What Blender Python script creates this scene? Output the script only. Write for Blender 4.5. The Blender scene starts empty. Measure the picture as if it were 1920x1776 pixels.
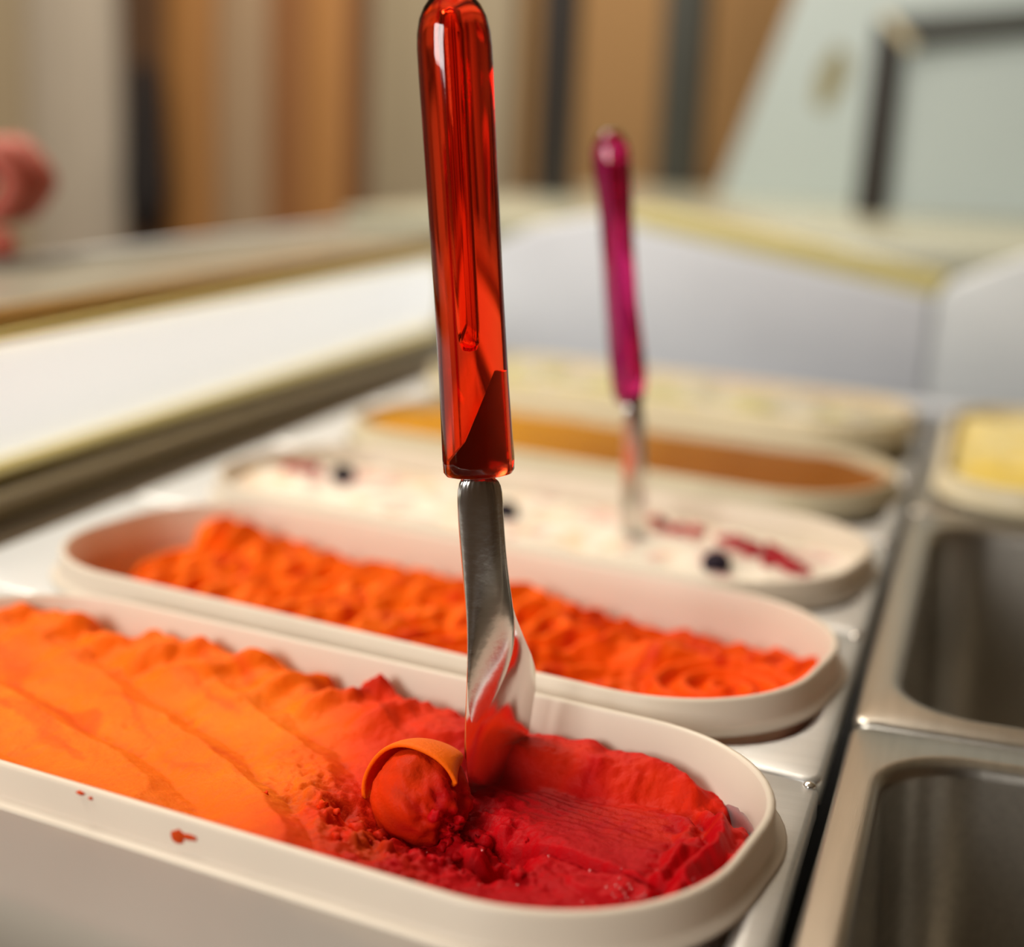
import bpy, bmesh, math, random
import numpy as np
from mathutils import Vector, Matrix

S = bpy.context.scene
COL = S.collection
rad = math.radians

# ------------------------------------------------------------------ camera, world, lights, exposure
cam_d = bpy.data.cameras.new('camera')
cam_d.sensor_width = 36.0
cam_d.lens = 52.5
cam_d.clip_start = 0.02
cam_d.dof.use_dof = True
cam_d.dof.focus_distance = 0.488
cam_d.dof.aperture_fstop = 3.4
cam = bpy.data.objects.new('camera', cam_d)
COL.objects.link(cam)
R0, R1, R2 = (0.95020, 0.10911, -0.29191), (0.30872, -0.20183, 0.92949), (0.04250, -0.97332, -0.22547)
cam.matrix_world = Matrix(((R0[0], -R0[1], -R0[2], 0.0),
                           (R1[0], -R1[1], -R1[2], 0.0),
                           (R2[0], -R2[1], -R2[2], 0.2),
                           (0, 0, 0, 1)))
S.camera = cam

w = bpy.data.worlds.new('world')
S.world = w
w.use_nodes = True
w.node_tree.nodes['Background'].inputs[0].default_value = (1.0, 0.9, 0.78, 1)
w.node_tree.nodes['Background'].inputs[1].default_value = 0.3

def area(name, loc, target, sx, sy, power, col):
    l = bpy.data.lights.new(name, 'AREA')
    l.shape = 'RECTANGLE'
    l.size, l.size_y, l.energy, l.color = sx, sy, power, col
    o = bpy.data.objects.new(name, l)
    COL.objects.link(o)
    o.location = loc
    d = Vector(target) - Vector(loc)
    o.rotation_euler = d.to_track_quat('-Z', 'Y').to_euler()
    return o

area('ceiling_light', (-1.25, 0.85, 1.83), (-0.3, 0.7, 0.0), 0.8, 0.6, 58, (1.0, 0.91, 0.78))
area('back_fill_light', (-0.9, 2.25, 1.84), (-0.9, 2.6, 0.0), 1.2, 0.6, 44, (1.0, 0.88, 0.74))  # added overhead fill that brightens the back wall
area('front_fill_light', (-0.9, -1.3, 0.74), (-0.2, 0.5, 0.0), 0.9, 0.7, 38, (1.0, 0.97, 0.92))  # added fill behind the camera, brightens the tray fronts

S.view_settings.view_transform = 'Standard'
S.view_settings.look = 'None'
S.view_settings.gamma = 1.0
S.view_settings.use_curve_mapping = False
S.view_settings.exposure = -0.16
S.cycles.use_denoising = True
S.cycles.max_bounces = 12
S.cycles.transmission_bounces = 10
S.cycles.glossy_bounces = 6
S.cycles.diffuse_bounces = 4
S.cycles.sample_clamp_indirect = 4.0
S.cycles.caustics_refractive = False
S.cycles.caustics_reflective = False

# ------------------------------------------------------------------ materials
def srgb(r, g, b):
    f = lambda c: (c / 255 / 12.92) if c <= 10 else ((c / 255 + 0.055) / 1.055) ** 2.4
    return (f(r), f(g), f(b), 1.0)

def mat(name, base, rough=0.5, metal=0.0, spec=0.5, sss=0.0, sss_r=(1, .4, .2), sss_s=0.005, trans=0.0, ior=1.45,
        bump=0.0, bump_scale=200.0, vary=0.0, vary_scale=20.0, stretch=None, coat=0.0, attr=None, emit=None, emit_s=0.0):
    m = bpy.data.materials.new(name)
    m.use_nodes = True
    nt = m.node_tree
    p = nt.nodes['Principled BSDF']
    p.inputs['Base Color'].default_value = base if len(base) == 4 else (*base, 1)
    p.inputs['Roughness'].default_value = rough
    p.inputs['Metallic'].default_value = metal
    p.inputs['Specular IOR Level'].default_value = spec
    p.inputs['IOR'].default_value = ior
    p.inputs['Transmission Weight'].default_value = trans
    p.inputs['Coat Weight'].default_value = coat
    p.inputs['Coat Roughness'].default_value = 0.15
    if sss:
        p.inputs['Subsurface Weight'].default_value = sss
        p.inputs['Subsurface Radius'].default_value = sss_r
        p.inputs['Subsurface Scale'].default_value = sss_s
    if emit:
        p.inputs['Emission Color'].default_value = emit
        p.inputs['Emission Strength'].default_value = emit_s
    tc = nt.nodes.new('ShaderNodeTexCoord')
    mp = nt.nodes.new('ShaderNodeMapping')
    nt.links.new(tc.outputs['Object'], mp.inputs[0])
    if stretch:
        mp.inputs['Scale'].default_value = stretch
    src = None
    if attr:
        a = nt.nodes.new('ShaderNodeVertexColor')
        a.layer_name = attr
        src = a.outputs['Color']
    if vary:
        n = nt.nodes.new('ShaderNodeTexNoise')
        n.inputs['Scale'].default_value = vary_scale
        n.inputs['Detail'].default_value = 5
        nt.links.new(mp.outputs[0], n.inputs['Vector'])
        hs = nt.nodes.new('ShaderNodeHueSaturation')
        mr = nt.nodes.new('ShaderNodeMapRange')
        mr.inputs['From Min'].default_value = 0.25
        mr.inputs['From Max'].default_value = 0.75
        mr.inputs['To Min'].default_value = 1 - vary
        mr.inputs['To Max'].default_value = 1 + vary
        nt.links.new(n.outputs['Fac'], mr.inputs['Value'])
        nt.links.new(mr.outputs[0], hs.inputs['Value'])
        if src:
            nt.links.new(src, hs.inputs['Color'])
        else:
            hs.inputs['Color'].default_value = base if len(base) == 4 else (*base, 1)
        src = hs.outputs['Color']
    if src:
        nt.links.new(src, p.inputs['Base Color'])
    if bump:
        n2 = nt.nodes.new('ShaderNodeTexNoise')
        n2.inputs['Scale'].default_value = bump_scale
        n2.inputs['Detail'].default_value = 4
        nt.links.new(mp.outputs[0], n2.inputs['Vector'])
        b = nt.nodes.new('ShaderNodeBump')
        b.inputs['Strength'].default_value = bump
        b.inputs['Distance'].default_value = 0.001
        nt.links.new(n2.outputs['Fac'], b.inputs['Height'])
        nt.links.new(b.outputs[0], p.inputs['Normal'])
    return m

def plastic_mat(name, base, trl=0.45):
    """milky translucent plastic: diffuse + translucent under a soft gloss"""
    m = mat(name, base, rough=0.38, spec=0.4, vary=0.05, vary_scale=14)
    nt = m.node_tree
    p = nt.nodes['Principled BSDF']
    out = nt.nodes['Material Output']
    t = nt.nodes.new('ShaderNodeBsdfTranslucent')
    t.inputs[0].default_value = base
    mx = nt.nodes.new('ShaderNodeMixShader')
    mx.inputs[0].default_value = trl
    nt.links.new(p.outputs[0], mx.inputs[1])
    nt.links.new(t.outputs[0], mx.inputs[2])
    nt.links.new(mx.outputs[0], out.inputs[0])
    return m

def gel_mat(name, tint, absorb, density):
    m = mat(name, tint, rough=0.04, trans=1.0, ior=1.46)
    nt = m.node_tree
    v = nt.nodes.new('ShaderNodeVolumeAbsorption')
    v.inputs['Color'].default_value = absorb
    v.inputs['Density'].default_value = density
    nt.links.new(v.outputs[0], nt.nodes['Material Output'].inputs['Volume'])
    return m

M = {}
M['steel'] = mat('brushed_steel', (0.66, 0.67, 0.67), rough=0.42, metal=0.95, bump=0.10, bump_scale=60, stretch=(2, 40, 40), vary=0.05, vary_scale=9)
M['pan'] = mat('pan_steel', (0.41, 0.385, 0.34), rough=0.30, metal=1.0, bump=0.08, bump_scale=60, stretch=(40, 2, 40), vary=0.08, vary_scale=7)
M['blade'] = mat('polished_steel', (0.74, 0.72, 0.69), rough=0.17, metal=1.0, bump=0.05, bump_scale=300)
M['blade_flat'] = mat('mirror_steel', (0.80, 0.77, 0.74), rough=0.06, metal=1.0)
M['dark_steel'] = mat('dark_steel', srgb(70, 62, 50), rough=0.45, metal=0.6, vary=0.1)
M['grille'] = mat('bronze_grille', srgb(124, 108, 86), rough=0.75, metal=0.0, spec=0.2, vary=0.1)
M['cream_metal'] = mat('cream_metal', srgb(214, 202, 168), rough=0.35, spec=0.5, vary=0.04)
M['glow_fringe_yellow'] = mat('glow_fringe_yellow', srgb(226, 206, 120), rough=0.5, vary=0.04)  # yellow painted in for the fading edges of the lamp's glow
M['gold_metal'] = mat('gold_trim', srgb(196, 160, 96), rough=0.4, metal=0.3, vary=0.08)
M['stone'] = mat('grey_ledge', srgb(150, 146, 130), rough=0.28, spec=0.5, vary=0.18, vary_scale=6, bump=0.05)
M['tray'] = plastic_mat('milky_plastic', srgb(236, 224, 206), 0.28)
M['tray_back'] = plastic_mat('milky_plastic_yellowed', srgb(230, 218, 186), 0.28)
M['diffuser'] = mat('lamp_diffuser', srgb(240, 240, 236), rough=0.4, emit=(1.0, 0.985, 0.93, 1), emit_s=0.76)
M['white'] = mat('white_lacquer', srgb(216, 220, 228), rough=0.4, vary=0.03)
M['white_edge'] = mat('pale_edge', srgb(212, 217, 220), rough=0.4, vary=0.03)
M['yellow_edge'] = mat('yellowed_edge', srgb(205, 194, 132), rough=0.45, vary=0.08)
M['pale_counter'] = mat('pale_counter', srgb(176, 176, 156), rough=0.22, vary=0.06)
M['frost'] = mat('frosted_pane', srgb(186, 199, 200), rough=0.5, vary=0.08, vary_scale=2)
M['black_metal'] = mat('black_metal', srgb(40, 33, 28), rough=0.5, vary=0.1)
M['slate_metal'] = mat('slate_metal', srgb(66, 68, 64), rough=0.5, vary=0.1)
M['olive'] = mat('olive_print', srgb(146, 138, 100), rough=0.6, vary=0.1)
M['dark_wood'] = mat('dark_wood', srgb(88, 62, 40), rough=0.55, vary=0.2, vary_scale=8, stretch=(8, 8, 0.6))
M['black_cloth'] = mat('black_cloth', srgb(32, 28, 28), rough=0.9, vary=0.1)
M['skin'] = mat('skin', srgb(178, 88, 72), rough=0.5, sss=0.3, sss_r=(1, .35, .2), sss_s=0.006, vary=0.06, vary_scale=30)
M['sleeve'] = mat('dark_sleeve', srgb(58, 44, 42), rough=0.9, vary=0.1)

def sorbet_mat(name, rough=0.5, bump=0.3, scale=900, sss=0.25, radius=(1, .28, .1)):
    return mat(name, (0.8, 0.2, 0.02), rough=rough, spec=0.07, attr='flavour_and_light', bump=bump, bump_scale=scale, sss=sss, sss_r=radius, sss_s=0.004, vary=0.05, vary_scale=60)
M['sorbet'] = sorbet_mat('sorbet')
M['gelato'] = sorbet_mat('gelato', rough=0.5, radius=(1, .8, .6))
M['red_gel'] = gel_mat('red_acrylic', (1.0, 0.42, 0.12, 1), (0.985, 0.10, 0.0, 1), 150.0)
M['magenta_gel'] = gel_mat('magenta_acrylic', (0.95, 0.18, 0.62, 1), (0.80, 0.0, 0.35, 1), 150.0)
M['air'] = mat('handle_cavity', (1.0, 0.45, 0.25), rough=0.05, trans=1.0, ior=1.0 / 1.46)

# ------------------------------------------------------------------ mesh helpers
def link(name, me, m=None, parent=None):
    o = bpy.data.objects.new(name, me)
    COL.objects.link(o)
    if m:
        me.materials.append(m)
    if parent:
        o.parent = parent
    return o

def mesh_np(name, V, F, m=None, parent=None, smooth=True):
    me = bpy.data.meshes.new(name)
    V = np.asarray(V, dtype=np.float64)
    me.from_pydata([tuple(v) for v in V], [], [tuple(int(i) for i in f) for f in F])
    me.update()
    if smooth:
        me.polygons.foreach_set('use_smooth', np.ones(len(me.polygons), dtype=bool))
    return link(name, me, m, parent)

def from_bm(name, bm, m=None, parent=None, smooth=True, angle=35):
    bmesh.ops.recalc_face_normals(bm, faces=bm.faces)
    me = bpy.data.meshes.new(name)
    bm.to_mesh(me)
    bm.free()
    if smooth:
        me.polygons.foreach_set('use_smooth', np.ones(len(me.polygons), dtype=bool))
        me.set_sharp_from_angle(angle=rad(angle))
    return link(name, me, m, parent)

def box_bm(bm, x0, x1, y0, y1, z0, z1, bevel=0.0, seg=2):
    r = bmesh.ops.create_cube(bm, size=1.0)
    for v in r['verts']:
        v.co = Vector(((x0 + x1) / 2 + v.co.x * (x1 - x0), (y0 + y1) / 2 + v.co.y * (y1 - y0), (z0 + z1) / 2 + v.co.z * (z1 - z0)))
    if bevel:
        es = list({e for v in r['verts'] for e in v.link_edges})
        bmesh.ops.bevel(bm, geom=es, offset=bevel, segments=seg, affect='EDGES', profile=0.5)

def box(name, x0, x1, y0, y1, z0, z1, m, parent=None, bevel=0.0, seg=2):
    bm = bmesh.new()
    box_bm(bm, x0, x1, y0, y1, z0, z1, bevel, seg)
    return from_bm(name, bm, m, parent)

def prism(name, pts, y0, y1, m, parent=None, bevel=0.0):
    """polygon in (x, z) extruded along y"""
    bm = bmesh.new()
    a = [bm.verts.new((x, y0, z)) for x, z in pts]
    b = [bm.verts.new((x, y1, z)) for x, z in pts]
    n = len(pts)
    bm.faces.new(a)
    bm.faces.new(b[::-1])
    for i in range(n):
        bm.faces.new((a[i], b[i], b[(i + 1) % n], a[(i + 1) % n]))
    if bevel:
        bmesh.ops.recalc_face_normals(bm, faces=bm.faces)
        bmesh.ops.bevel(bm, geom=list(bm.edges), offset=bevel, segments=3, affect='EDGES', profile=0.5)
    return from_bm(name, bm, m, parent)

def rrect(hx, hy, r, k=10, cx=0.0, cy=0.0, side=14):
    """rounded rectangle contour, always 4*(k+1+side) points, anticlockwise"""
    r = min(r, hx - 1e-4, hy - 1e-4)
    cs = [(hx - r, hy - r, 0), (-(hx - r), hy - r, 90), (-(hx - r), -(hy - r), 180), (hx - r, -(hy - r), 270)]
    pts = []
    for i, (x, y, a0) in enumerate(cs):
        arc = [(x + r * math.cos(rad(a0 + 90 * j / k)), y + r * math.sin(rad(a0 + 90 * j / k))) for j in range(k + 1)]
        pts += arc
        nx, ny, na = cs[(i + 1) % 4]
        s = (nx + r * math.cos(rad(na)), ny + r * math.sin(rad(na)))
        e = arc[-1]
        for j in range(1, side + 1):
            t = j / (side + 1)
            pts.append((e[0] + (s[0] - e[0]) * t, e[1] + (s[1] - e[1]) * t))
    return [(cx + p[0], cy + p[1]) for p in pts]

def loft(name, rings, m, parent=None, cap0=False, cap1=False, closed=False, angle=50):
    n = len(rings[0])
    V = [p for r in rings for p in r]
    F = []
    L = len(rings)
    for i in range(L if closed else L - 1):
        a, b = i * n, ((i + 1) % L) * n
        for j in range(n):
            F.append((a + j, a + (j + 1) % n, b + (j + 1) % n, b + j))
    if cap0:
        F.append(tuple(range(n))[::-1])
    if cap1:
        F.append(tuple((L - 1) * n + j for j in range(n)))
    bm = bmesh.new()
    vs = [bm.verts.new(p) for p in V]
    for f in F:
        try:
            bm.faces.new([vs[i] for i in f])
        except ValueError:
            pass
    return from_bm(name, bm, m, parent, angle=angle)

def lathe(name, prof, m, parent=None, ex=1.0, ey=1.0, n=48, axis=None, angle=60):
    """prof: list of (r, z) or (r, z, dx); closed at both ends when r = 0"""
    rings = []
    for q in prof:
        r, z = q[0], q[1]
        dx = q[2] if len(q) > 2 else 0.0
        rings.append([(dx + max(r, 1e-5) * ex * math.cos(2 * math.pi * j / n), max(r, 1e-5) * ey * math.sin(2 * math.pi * j / n), z) for j in range(n)])
    return loft(name, rings, m, parent, cap0=True, cap1=True, angle=angle)

def tag(o, label=None, cat=None, group=None, kind=None):
    if label: o['label'] = label
    if cat: o['category'] = cat
    if group: o['group'] = group
    if kind: o['kind'] = kind
    return o

def empty(name, loc=(0, 0, 0), rz=0.0):
    o = bpy.data.objects.new(name, None)
    COL.objects.link(o)
    o.location = loc
    o.rotation_euler = (0, 0, rz)
    o.empty_display_size = 0.02
    return o

# ------------------------------------------------------------------ numpy noise
def _hash(ix, iy, seed):
    h = (ix.astype(np.int64) * 374761393 + iy.astype(np.int64) * 668265263 + seed * 1442695041) & 0xFFFFFFFF
    h = ((h ^ (h >> 13)) * 1274126177) & 0xFFFFFFFF
    return ((h ^ (h >> 16)) & 0xFFFF) / 65535.0

def vnoise(x, y, seed=0):
    ix, iy = np.floor(x), np.floor(y)
    fx, fy = x - ix, y - iy
    fx, fy = fx * fx * fx * (fx * (fx * 6 - 15) + 10), fy * fy * fy * (fy * (fy * 6 - 15) + 10)
    a, b = _hash(ix, iy, seed), _hash(ix + 1, iy, seed)
    c, d = _hash(ix, iy + 1, seed), _hash(ix + 1, iy + 1, seed)
    return (a + (b - a) * fx) * (1 - fy) + (c + (d - c) * fx) * fy

def fbm(x, y, seed=0, oct=4):
    s, a, t = 0.0, 0.5, 0.0
    for i in range(oct):
        s = s + a * (vnoise(x, y, seed + i * 17) - 0.5) * 2
        t += a
        x, y, a = x * 2.03 + 11.3, y * 2.03 + 5.7, a * 0.5
    return s / t

def sst(a, b, x):
    t = np.clip((x - a) / (b - a), 0, 1)
    return t * t * (3 - 2 * t)

def gau(u, v, cu, cv, su, sv, ang=0.0):
    c, s = math.cos(rad(ang)), math.sin(rad(ang))
    du, dv = u - cu, v - cv
    a, b = du * c + dv * s, -du * s + dv * c
    return np.exp(-0.5 * ((a / su) ** 2 + (b / sv) ** 2))

def lerp3(a, b, t):
    return np.asarray(a)[None, None, :] * (1 - t[..., None]) + np.asarray(b)[None, None, :] * t[..., None] if np.ndim(a) == 1 else a * (1 - t[..., None]) + np.asarray(b)[None, None, :] * t[..., None]

def saw(s, sharp=0.16):
    f = s - np.floor(s)
    return np.where(f < 1 - sharp, f / (1 - sharp), 1 - sst(0, 1, (f - (1 - sharp)) / sharp))

# ------------------------------------------------------------------ setting: the shop room
def struct(o):
    o['kind'] = 'structure'
    return o

FLOOR, CEIL = -0.95, 1.9
m_floor = mat('floor_tiles', srgb(120, 104, 84), rough=0.5, vary=0.12, vary_scale=3)
m_wall = mat('wall_paint', srgb(168, 152, 124), rough=0.8, vary=0.05, vary_scale=2)
m_wall_tan = mat('tan_wall_paint', srgb(148, 114, 72), rough=0.8, vary=0.06, vary_scale=2)
m_ceil = mat('ceiling_paint', srgb(214, 204, 186), rough=0.9, vary=0.03, vary_scale=2)
m_dim = mat('brown_wall_paint', srgb(104, 82, 58), rough=0.8, vary=0.06, vary_scale=2)
struct(box('floor', -3.3, 2.3, -2.3, 3.2, FLOOR - 0.05, FLOOR, m_floor))
struct(box('ceiling', -3.3, 2.3, -2.3, 3.2, CEIL, CEIL + 0.05, m_ceil))
struct(box('wall_back', -3.3, 2.3, 3.12, 3.2, FLOOR, CEIL, m_wall))
struct(box('wall_left', -3.3, -3.22, -2.3, 3.12, FLOOR, CEIL, m_wall))
struct(box('wall_right', 2.22, 2.3, -2.3, 3.12, FLOOR, CEIL, m_dim))
struct(box('wall_front', -3.22, 2.22, -2.3, -2.22, FLOOR, CEIL, m_dim))

# wooden screen of upright boards on the customers' side, each board a part
screen = tag(empty('board_screen', (-1.7, 3.0, FLOOR)), 'screen of upright wooden boards and pale gaps behind the left counter ledge', 'wooden screen')
bd_shift = 0.03
bd = [(-2.60, -2.145, (176, 160, 132), 0.0), (-2.145, -1.885, (198, 188, 172), 0.012),
      (-1.79, -1.675, (158, 112, 62), 0.02), (-1.675, -1.545, (160, 136, 108), 0.0), (-1.545, -1.455, (138, 92, 52), 0.012),
      (-1.455, -1.355, (164, 116, 64), 0.024), (-1.355, -1.315, (104, 66, 36), 0.01), (-1.315, -1.00, (150, 138, 114), 0.0)]
for i, (x0, x1, c, d) in enumerate(bd):
    mm = mat('board_stain', srgb(*c), rough=0.5, vary=0.12, vary_scale=6, stretch=(10, 10, 0.5))
    b = box('board', x0 + 1.7 + bd_shift + 0.001, x1 + 1.7 + bd_shift - 0.001, -0.02 - d, 0.02, 0.0, 2.2, mm, screen, 0.003)
tag(box('door_post', -1.853, -1.762, 2.93, 3.03, FLOOR, CEIL, M['dark_wood'], None, 0.006), 'tall dark brown wooden post between pale and orange boards at left', 'post')
# black slim closed thing hanging against the dark post
umb = lathe('hanging_bundle', [(0, -0.10), (0.028, -0.09), (0.045, -0.02), (0.05, 0.06), (0.04, 0.20), (0.034, 0.34), (0.024, 0.40), (0, 0.405)], M['black_cloth'], n=20)
umb.location = (-1.750, 2.86, 0.01)
umb.scale = (1.0, 1.0, 0.72)
tag(umb, 'black slim upright bundle hanging against the dark wooden post', 'bundle')
tag(box('tan_panel', -1.0, 0.55, 3.04, 3.08, FLOOR, 1.6, m_wall_tan, None, 0.004), 'broad tan brown panel behind the dark metal posts', 'wall panel')

# rear pale counter with posts and panes on it
CT = 0.105
rc = tag(empty('rear_counter', (0.2, 2.1, FLOOR)), 'pale grey green back counter carrying three dark posts', 'counter')
box('counter_top', -0.885, 0.9, -0.58, 0.86, CT - FLOOR - 0.03, CT - FLOOR, M['pale_counter'], rc, 0.004)
box('counter_front', -0.86, 0.86, -0.56, 0.84, 0.0, CT - FLOOR - 0.031, M['white'], rc, 0.004)

def post(x, y, w_, h, m, label, lean=0.0):
    t = tag(empty('metal_post', (x, y, CT)), label, 'post', 'dark posts on the back counter')
    t.rotation_euler = (0, lean, 0)
    box('shaft', -w_ / 2, w_ / 2, -w_ / 2, w_ / 2, 0.004, h, m, t, 0.004)
    box('foot_plate', -w_ * .62, w_ * .62, -w_ * .62, w_ * .62, 0.0, 0.006, M['black_metal'], t, 0.002)
    return t
post(-0.637, 2.17, 0.050, 0.75, M['black_metal'], 'black metal post on the back counter, between the red and magenta spatula handles', 0.0)
post(-0.572, 2.76, 0.074, 0.75, M['slate_metal'], 'slate grey metal post on the back counter, just right of the magenta spatula')

fr = tag(empty('framed_pane', (-0.162, 2.08, CT)), 'dark framed frosted glass pane standing on the back counter at right', 'glass pane')
prism('stile', [(-0.026, 0.002), (0.018, 0.002), (0.018, 0.228), (-0.018, 0.254)], -0.02, 0.02, M['black_metal'], fr, 0.003)
prism('top_rail', [(0.000, 0.258), (0.030, 0.215), (0.170, 0.234), (0.42, 0.246), (0.42, 0.282), (0.162, 0.270)], -0.02, 0.02, M['slate_metal'], fr, 0.003)
prism('pane', [(0.013, 0.008), (0.42, 0.008), (0.42, 0.244), (0.170, 0.232), (0.031, 0.214), (0.014, 0.214)], -0.006, 0.006, M['frost'], fr)
prism('corner_bracket', [(-0.010, 0.252), (-0.004, 0.262), (0.036, 0.222), (0.026, 0.212)], -0.026, -0.0205, M['cream_metal'], fr, 0.001)
lp = tag(empty('pale_board', (-0.30, 2.42, CT)), 'pale grey green board with a slanting left edge behind the glass pane', 'board')
prism('sheet', [(-0.135, 0.0), (0.66, 0.0), (0.66, 0.62), (0.04, 0.62), (-0.035, 0.31)], -0.01, 0.01, M['frost'], lp, 0.002)
prism('olive_mark', [(0.006, 0.15), (0.026, 0.14), (0.050, 0.185), (0.054, 0.225), (0.034, 0.240), (0.010, 0.20)], -0.0125, -0.0105, M['olive'], lp)

# far end panel of the case, sloping top edge
ep = tag(empty('end_panel', (-0.2, 1.40, -0.06)), 'white sloping end panel of the freezer behind the rearmost tray', 'panel')
def P(x, z): return (x + 0.2, z + 0.06)
prism('panel_face', [P(-.50, -.06), P(-.05, -.06), P(-.049, .066), P(-.323, .112), P(-.372, .122), P(-.43, .108), P(-.50, .070)], 0.0, 0.03, M['white'], ep, 0.004)
prism('top_edge', [P(-.049, .0665), P(-.038, .085), P(-.318, .131), P(-.366, .124), P(-.323, .1125)], 0.012, 0.06, M['yellow_edge'], ep, 0.003)
prism('side_wing', [P(-.047, -.06), P(.36, -.06), P(.36, .21), P(.023, .108), P(-.037, .080), P(-.047, .064)], 0.002, 0.028, M['white_edge'], ep, 0.004)
box('foot_ledge', -.28, .56, -0.03, -0.001, 0.0, 0.038, M['steel'], ep, 0.004)

# ------------------------------------------------------------------ the display freezer
case = tag(empty('display_freezer', (-0.2, 0.8, FLOOR)), 'steel ice cream display freezer holding the trays and pans', 'freezer')
CZ = FLOOR
def cbox(name, x0, x1, y0, y1, z0, z1, m, b=0.0, parent=None):
    return box(name, x0 + 0.2, x1 + 0.2, y0 - 0.8, y1 - 0.8, z0 - CZ, z1 - CZ, m, parent or case, b)
cbox('plinth', -0.53, 0.62, 0.02, 1.36, FLOOR, -0.195, M['dark_steel'], 0.01)
cbox('well_wall', -0.548, -0.532, 0.02, 1.36, -0.194, -0.027, M['dark_steel'])
cbox('side_rail', -0.547, -0.509, 0.02, 1.39, -0.026, -0.0105, M['cream_metal'], 0.003)
cbox('grille_bed', -0.531, -0.457, 0.30, 1.36, -0.060, -0.045, M['dark_steel'])
slat0 = None
for i in range(118):
    y = 0.42 + i * 0.008
    if slat0 is None:
        slat0 = cbox('slat', -0.508, -0.459, y - 0.002, y + 0.002, -0.044, -0.026, M['grille'], 0.0008)
        o = slat0
    else:
        o = slat0.copy()
        COL.objects.link(o)
        o.parent = case
    o.location = (0, i * 0.008, 0)

lamp = tag(empty('strip_lamp', (-0.535, 0.80, -0.004)), 'long glowing white strip lamp along the left side of the trays', 'lamp')
def arc_prism(name, pts, y0, y1, m, parent):
    return prism(name, [(p[0], p[1]) for p in pts], y0, y1, m, parent)
dp = []
for j in range(15):
    a = -90 + 180 * j / 14
    dp.append((0.000 + 0.010 * math.cos(rad(a)), 0.039 + 0.0345 * math.sin(rad(a))))
dp += [(-0.006, 0.0735), (-0.006, 0.0045)]
arc_prism('diffuser', dp, -0.72, 0.61, M['diffuser'], lamp)
box('lower_glow_lip', -0.012, 0.019, -0.72, 0.615, 0.0012, 0.0040, M['glow_fringe_yellow'], lamp, 0.001)  # lips added above and below to show the lamp's yellow glow fringe
box('upper_glow_lip', -0.012, 0.012, -0.72, 0.615, 0.0745, 0.0790, M['glow_fringe_yellow'], lamp, 0.001)
box('back_plate', -0.016, -0.0125, -0.72, 0.615, 0.000, 0.080, M['cream_metal'], lamp)
box('end_cap', -0.012, 0.016, 0.611, 0.616, 0.004, 0.074, M['cream_metal'], lamp)

ledge = tag(empty('counter_ledge', (-0.60, 0.8, FLOOR)), 'grey counter ledge with a gilt lower edge above the strip lamp', 'counter')
box('ledge_top', -0.060, 0.060, -0.78, 0.69, 0.086 - FLOOR, 0.0885 - FLOOR, M['stone'], ledge, 0.001)
box('gilt_edge', 0.0605, 0.066, -0.78, 0.69, 0.0785 - FLOOR, 0.0885 - FLOOR, M['gold_metal'], ledge, 0.001)
box('back_lip', -0.072, -0.0605, -0.78, 0.69, 0.080 - FLOOR, 0.0945 - FLOOR, M['white_edge'], ledge, 0.002)
box('ledge_body', -0.070, 0.040, -0.78, 0.69, 0.0, 0.0855 - FLOOR, M['dark_steel'], ledge, 0.002)

# ------------------------------------------------------------------ steel pans
FZ = -0.0135
YAW = rad(-8)
def pan(name, cx, cy, k, hx, y0, y1, ox, oy, orad, oc, depth, m, label, group, bead=True, run=0.0):
    """hx half length, y0..y1 outer width, ox,oy opening half sizes about oc, k skews the short sides; run lets the opening go on to the front"""
    t = tag(empty(name, (cx, cy, FZ)), label, 'pan', group)
    my, hy = (y0 + y1) / 2, (y1 - y0) / 2
    rings = []
    for (a, z) in [(0.0, -0.010), (0.0, -0.0022), (0.0007, -0.0007), (0.0022, 0.0)]:
        rings.append([(x, y + k * x, z) for x, y in rrect(hx - a, hy - a, 0.006, 10, 0, my)])
    for (a, z) in [(-0.0035, 0.0), (-0.0018, 0.0003), (0.0, -0.0004), (0.0018, -0.0022), (0.0028, -0.006), (0.008, -depth * .5), (0.013, -depth + 0.016), (0.019, -depth + 0.005), (0.031, -depth)]:
        rings.append([(x, y + k * x, z) for x, y in rrect(ox - a, oy + run / 2 - a, max(orad - a * .5, 0.006), 10, oc[0], oc[1] - run / 2)])
    loft('basin', rings, m, t, cap1=True, angle=60)
    if bead:
        bm = bmesh.new()
        bmesh.ops.create_uvsphere(bm, u_segments=12, v_segments=8, radius=0.0024)
        b = from_bm('glint_bead', bm, M['blade'], t)  # polished bead added to make the highlight at the flange corner
        b.location = (hx - 0.0035, y1 - 0.0035 + k * hx, 0.0)
        b.scale = (1, 1, 0.6)
    return t

TR = [(-0.2245, 0.432), (-0.2270, 0.600), (-0.2310, 0.762), (-0.2300, 0.953), (-0.2330, 1.122)]
TYAW = [rad(a) for a in (-8.8, -10.3, -11.0, -10.5, -10.0)]
HXT = [0.1755, 0.1805, 0.1850, 0.1840, 0.1880]
corner_y = [0.485, 0.652, 0.819, 0.986, 1.153]
HX, HY = 0.209, 0.0832
KS = math.tan(rad(-9.6))
names = ['front tray of orange and red sorbet', 'second tray of orange sorbet', 'third tray of white gelato', 'fourth tray of ochre gelato', 'rearmost tray']
for i, yb in enumerate(corner_y):
    cx, cy = -0.037 - HX, yb - HY - KS * HX
    # the front pan is open further towards the server than its tray
    run = 0.13 if i == 0 else 0.0
    pan('steel_pan', cx, cy, KS, HX, -HY - (run + 0.004 if run else 0), HY, HXT[i] + 0.0012, 0.0768, 0.055, (TR[i][0] - cx, 0.0), 0.13, M['steel'],
        'steel pan around the ' + names[i], 'steel pans under the trays', True, run)

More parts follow.
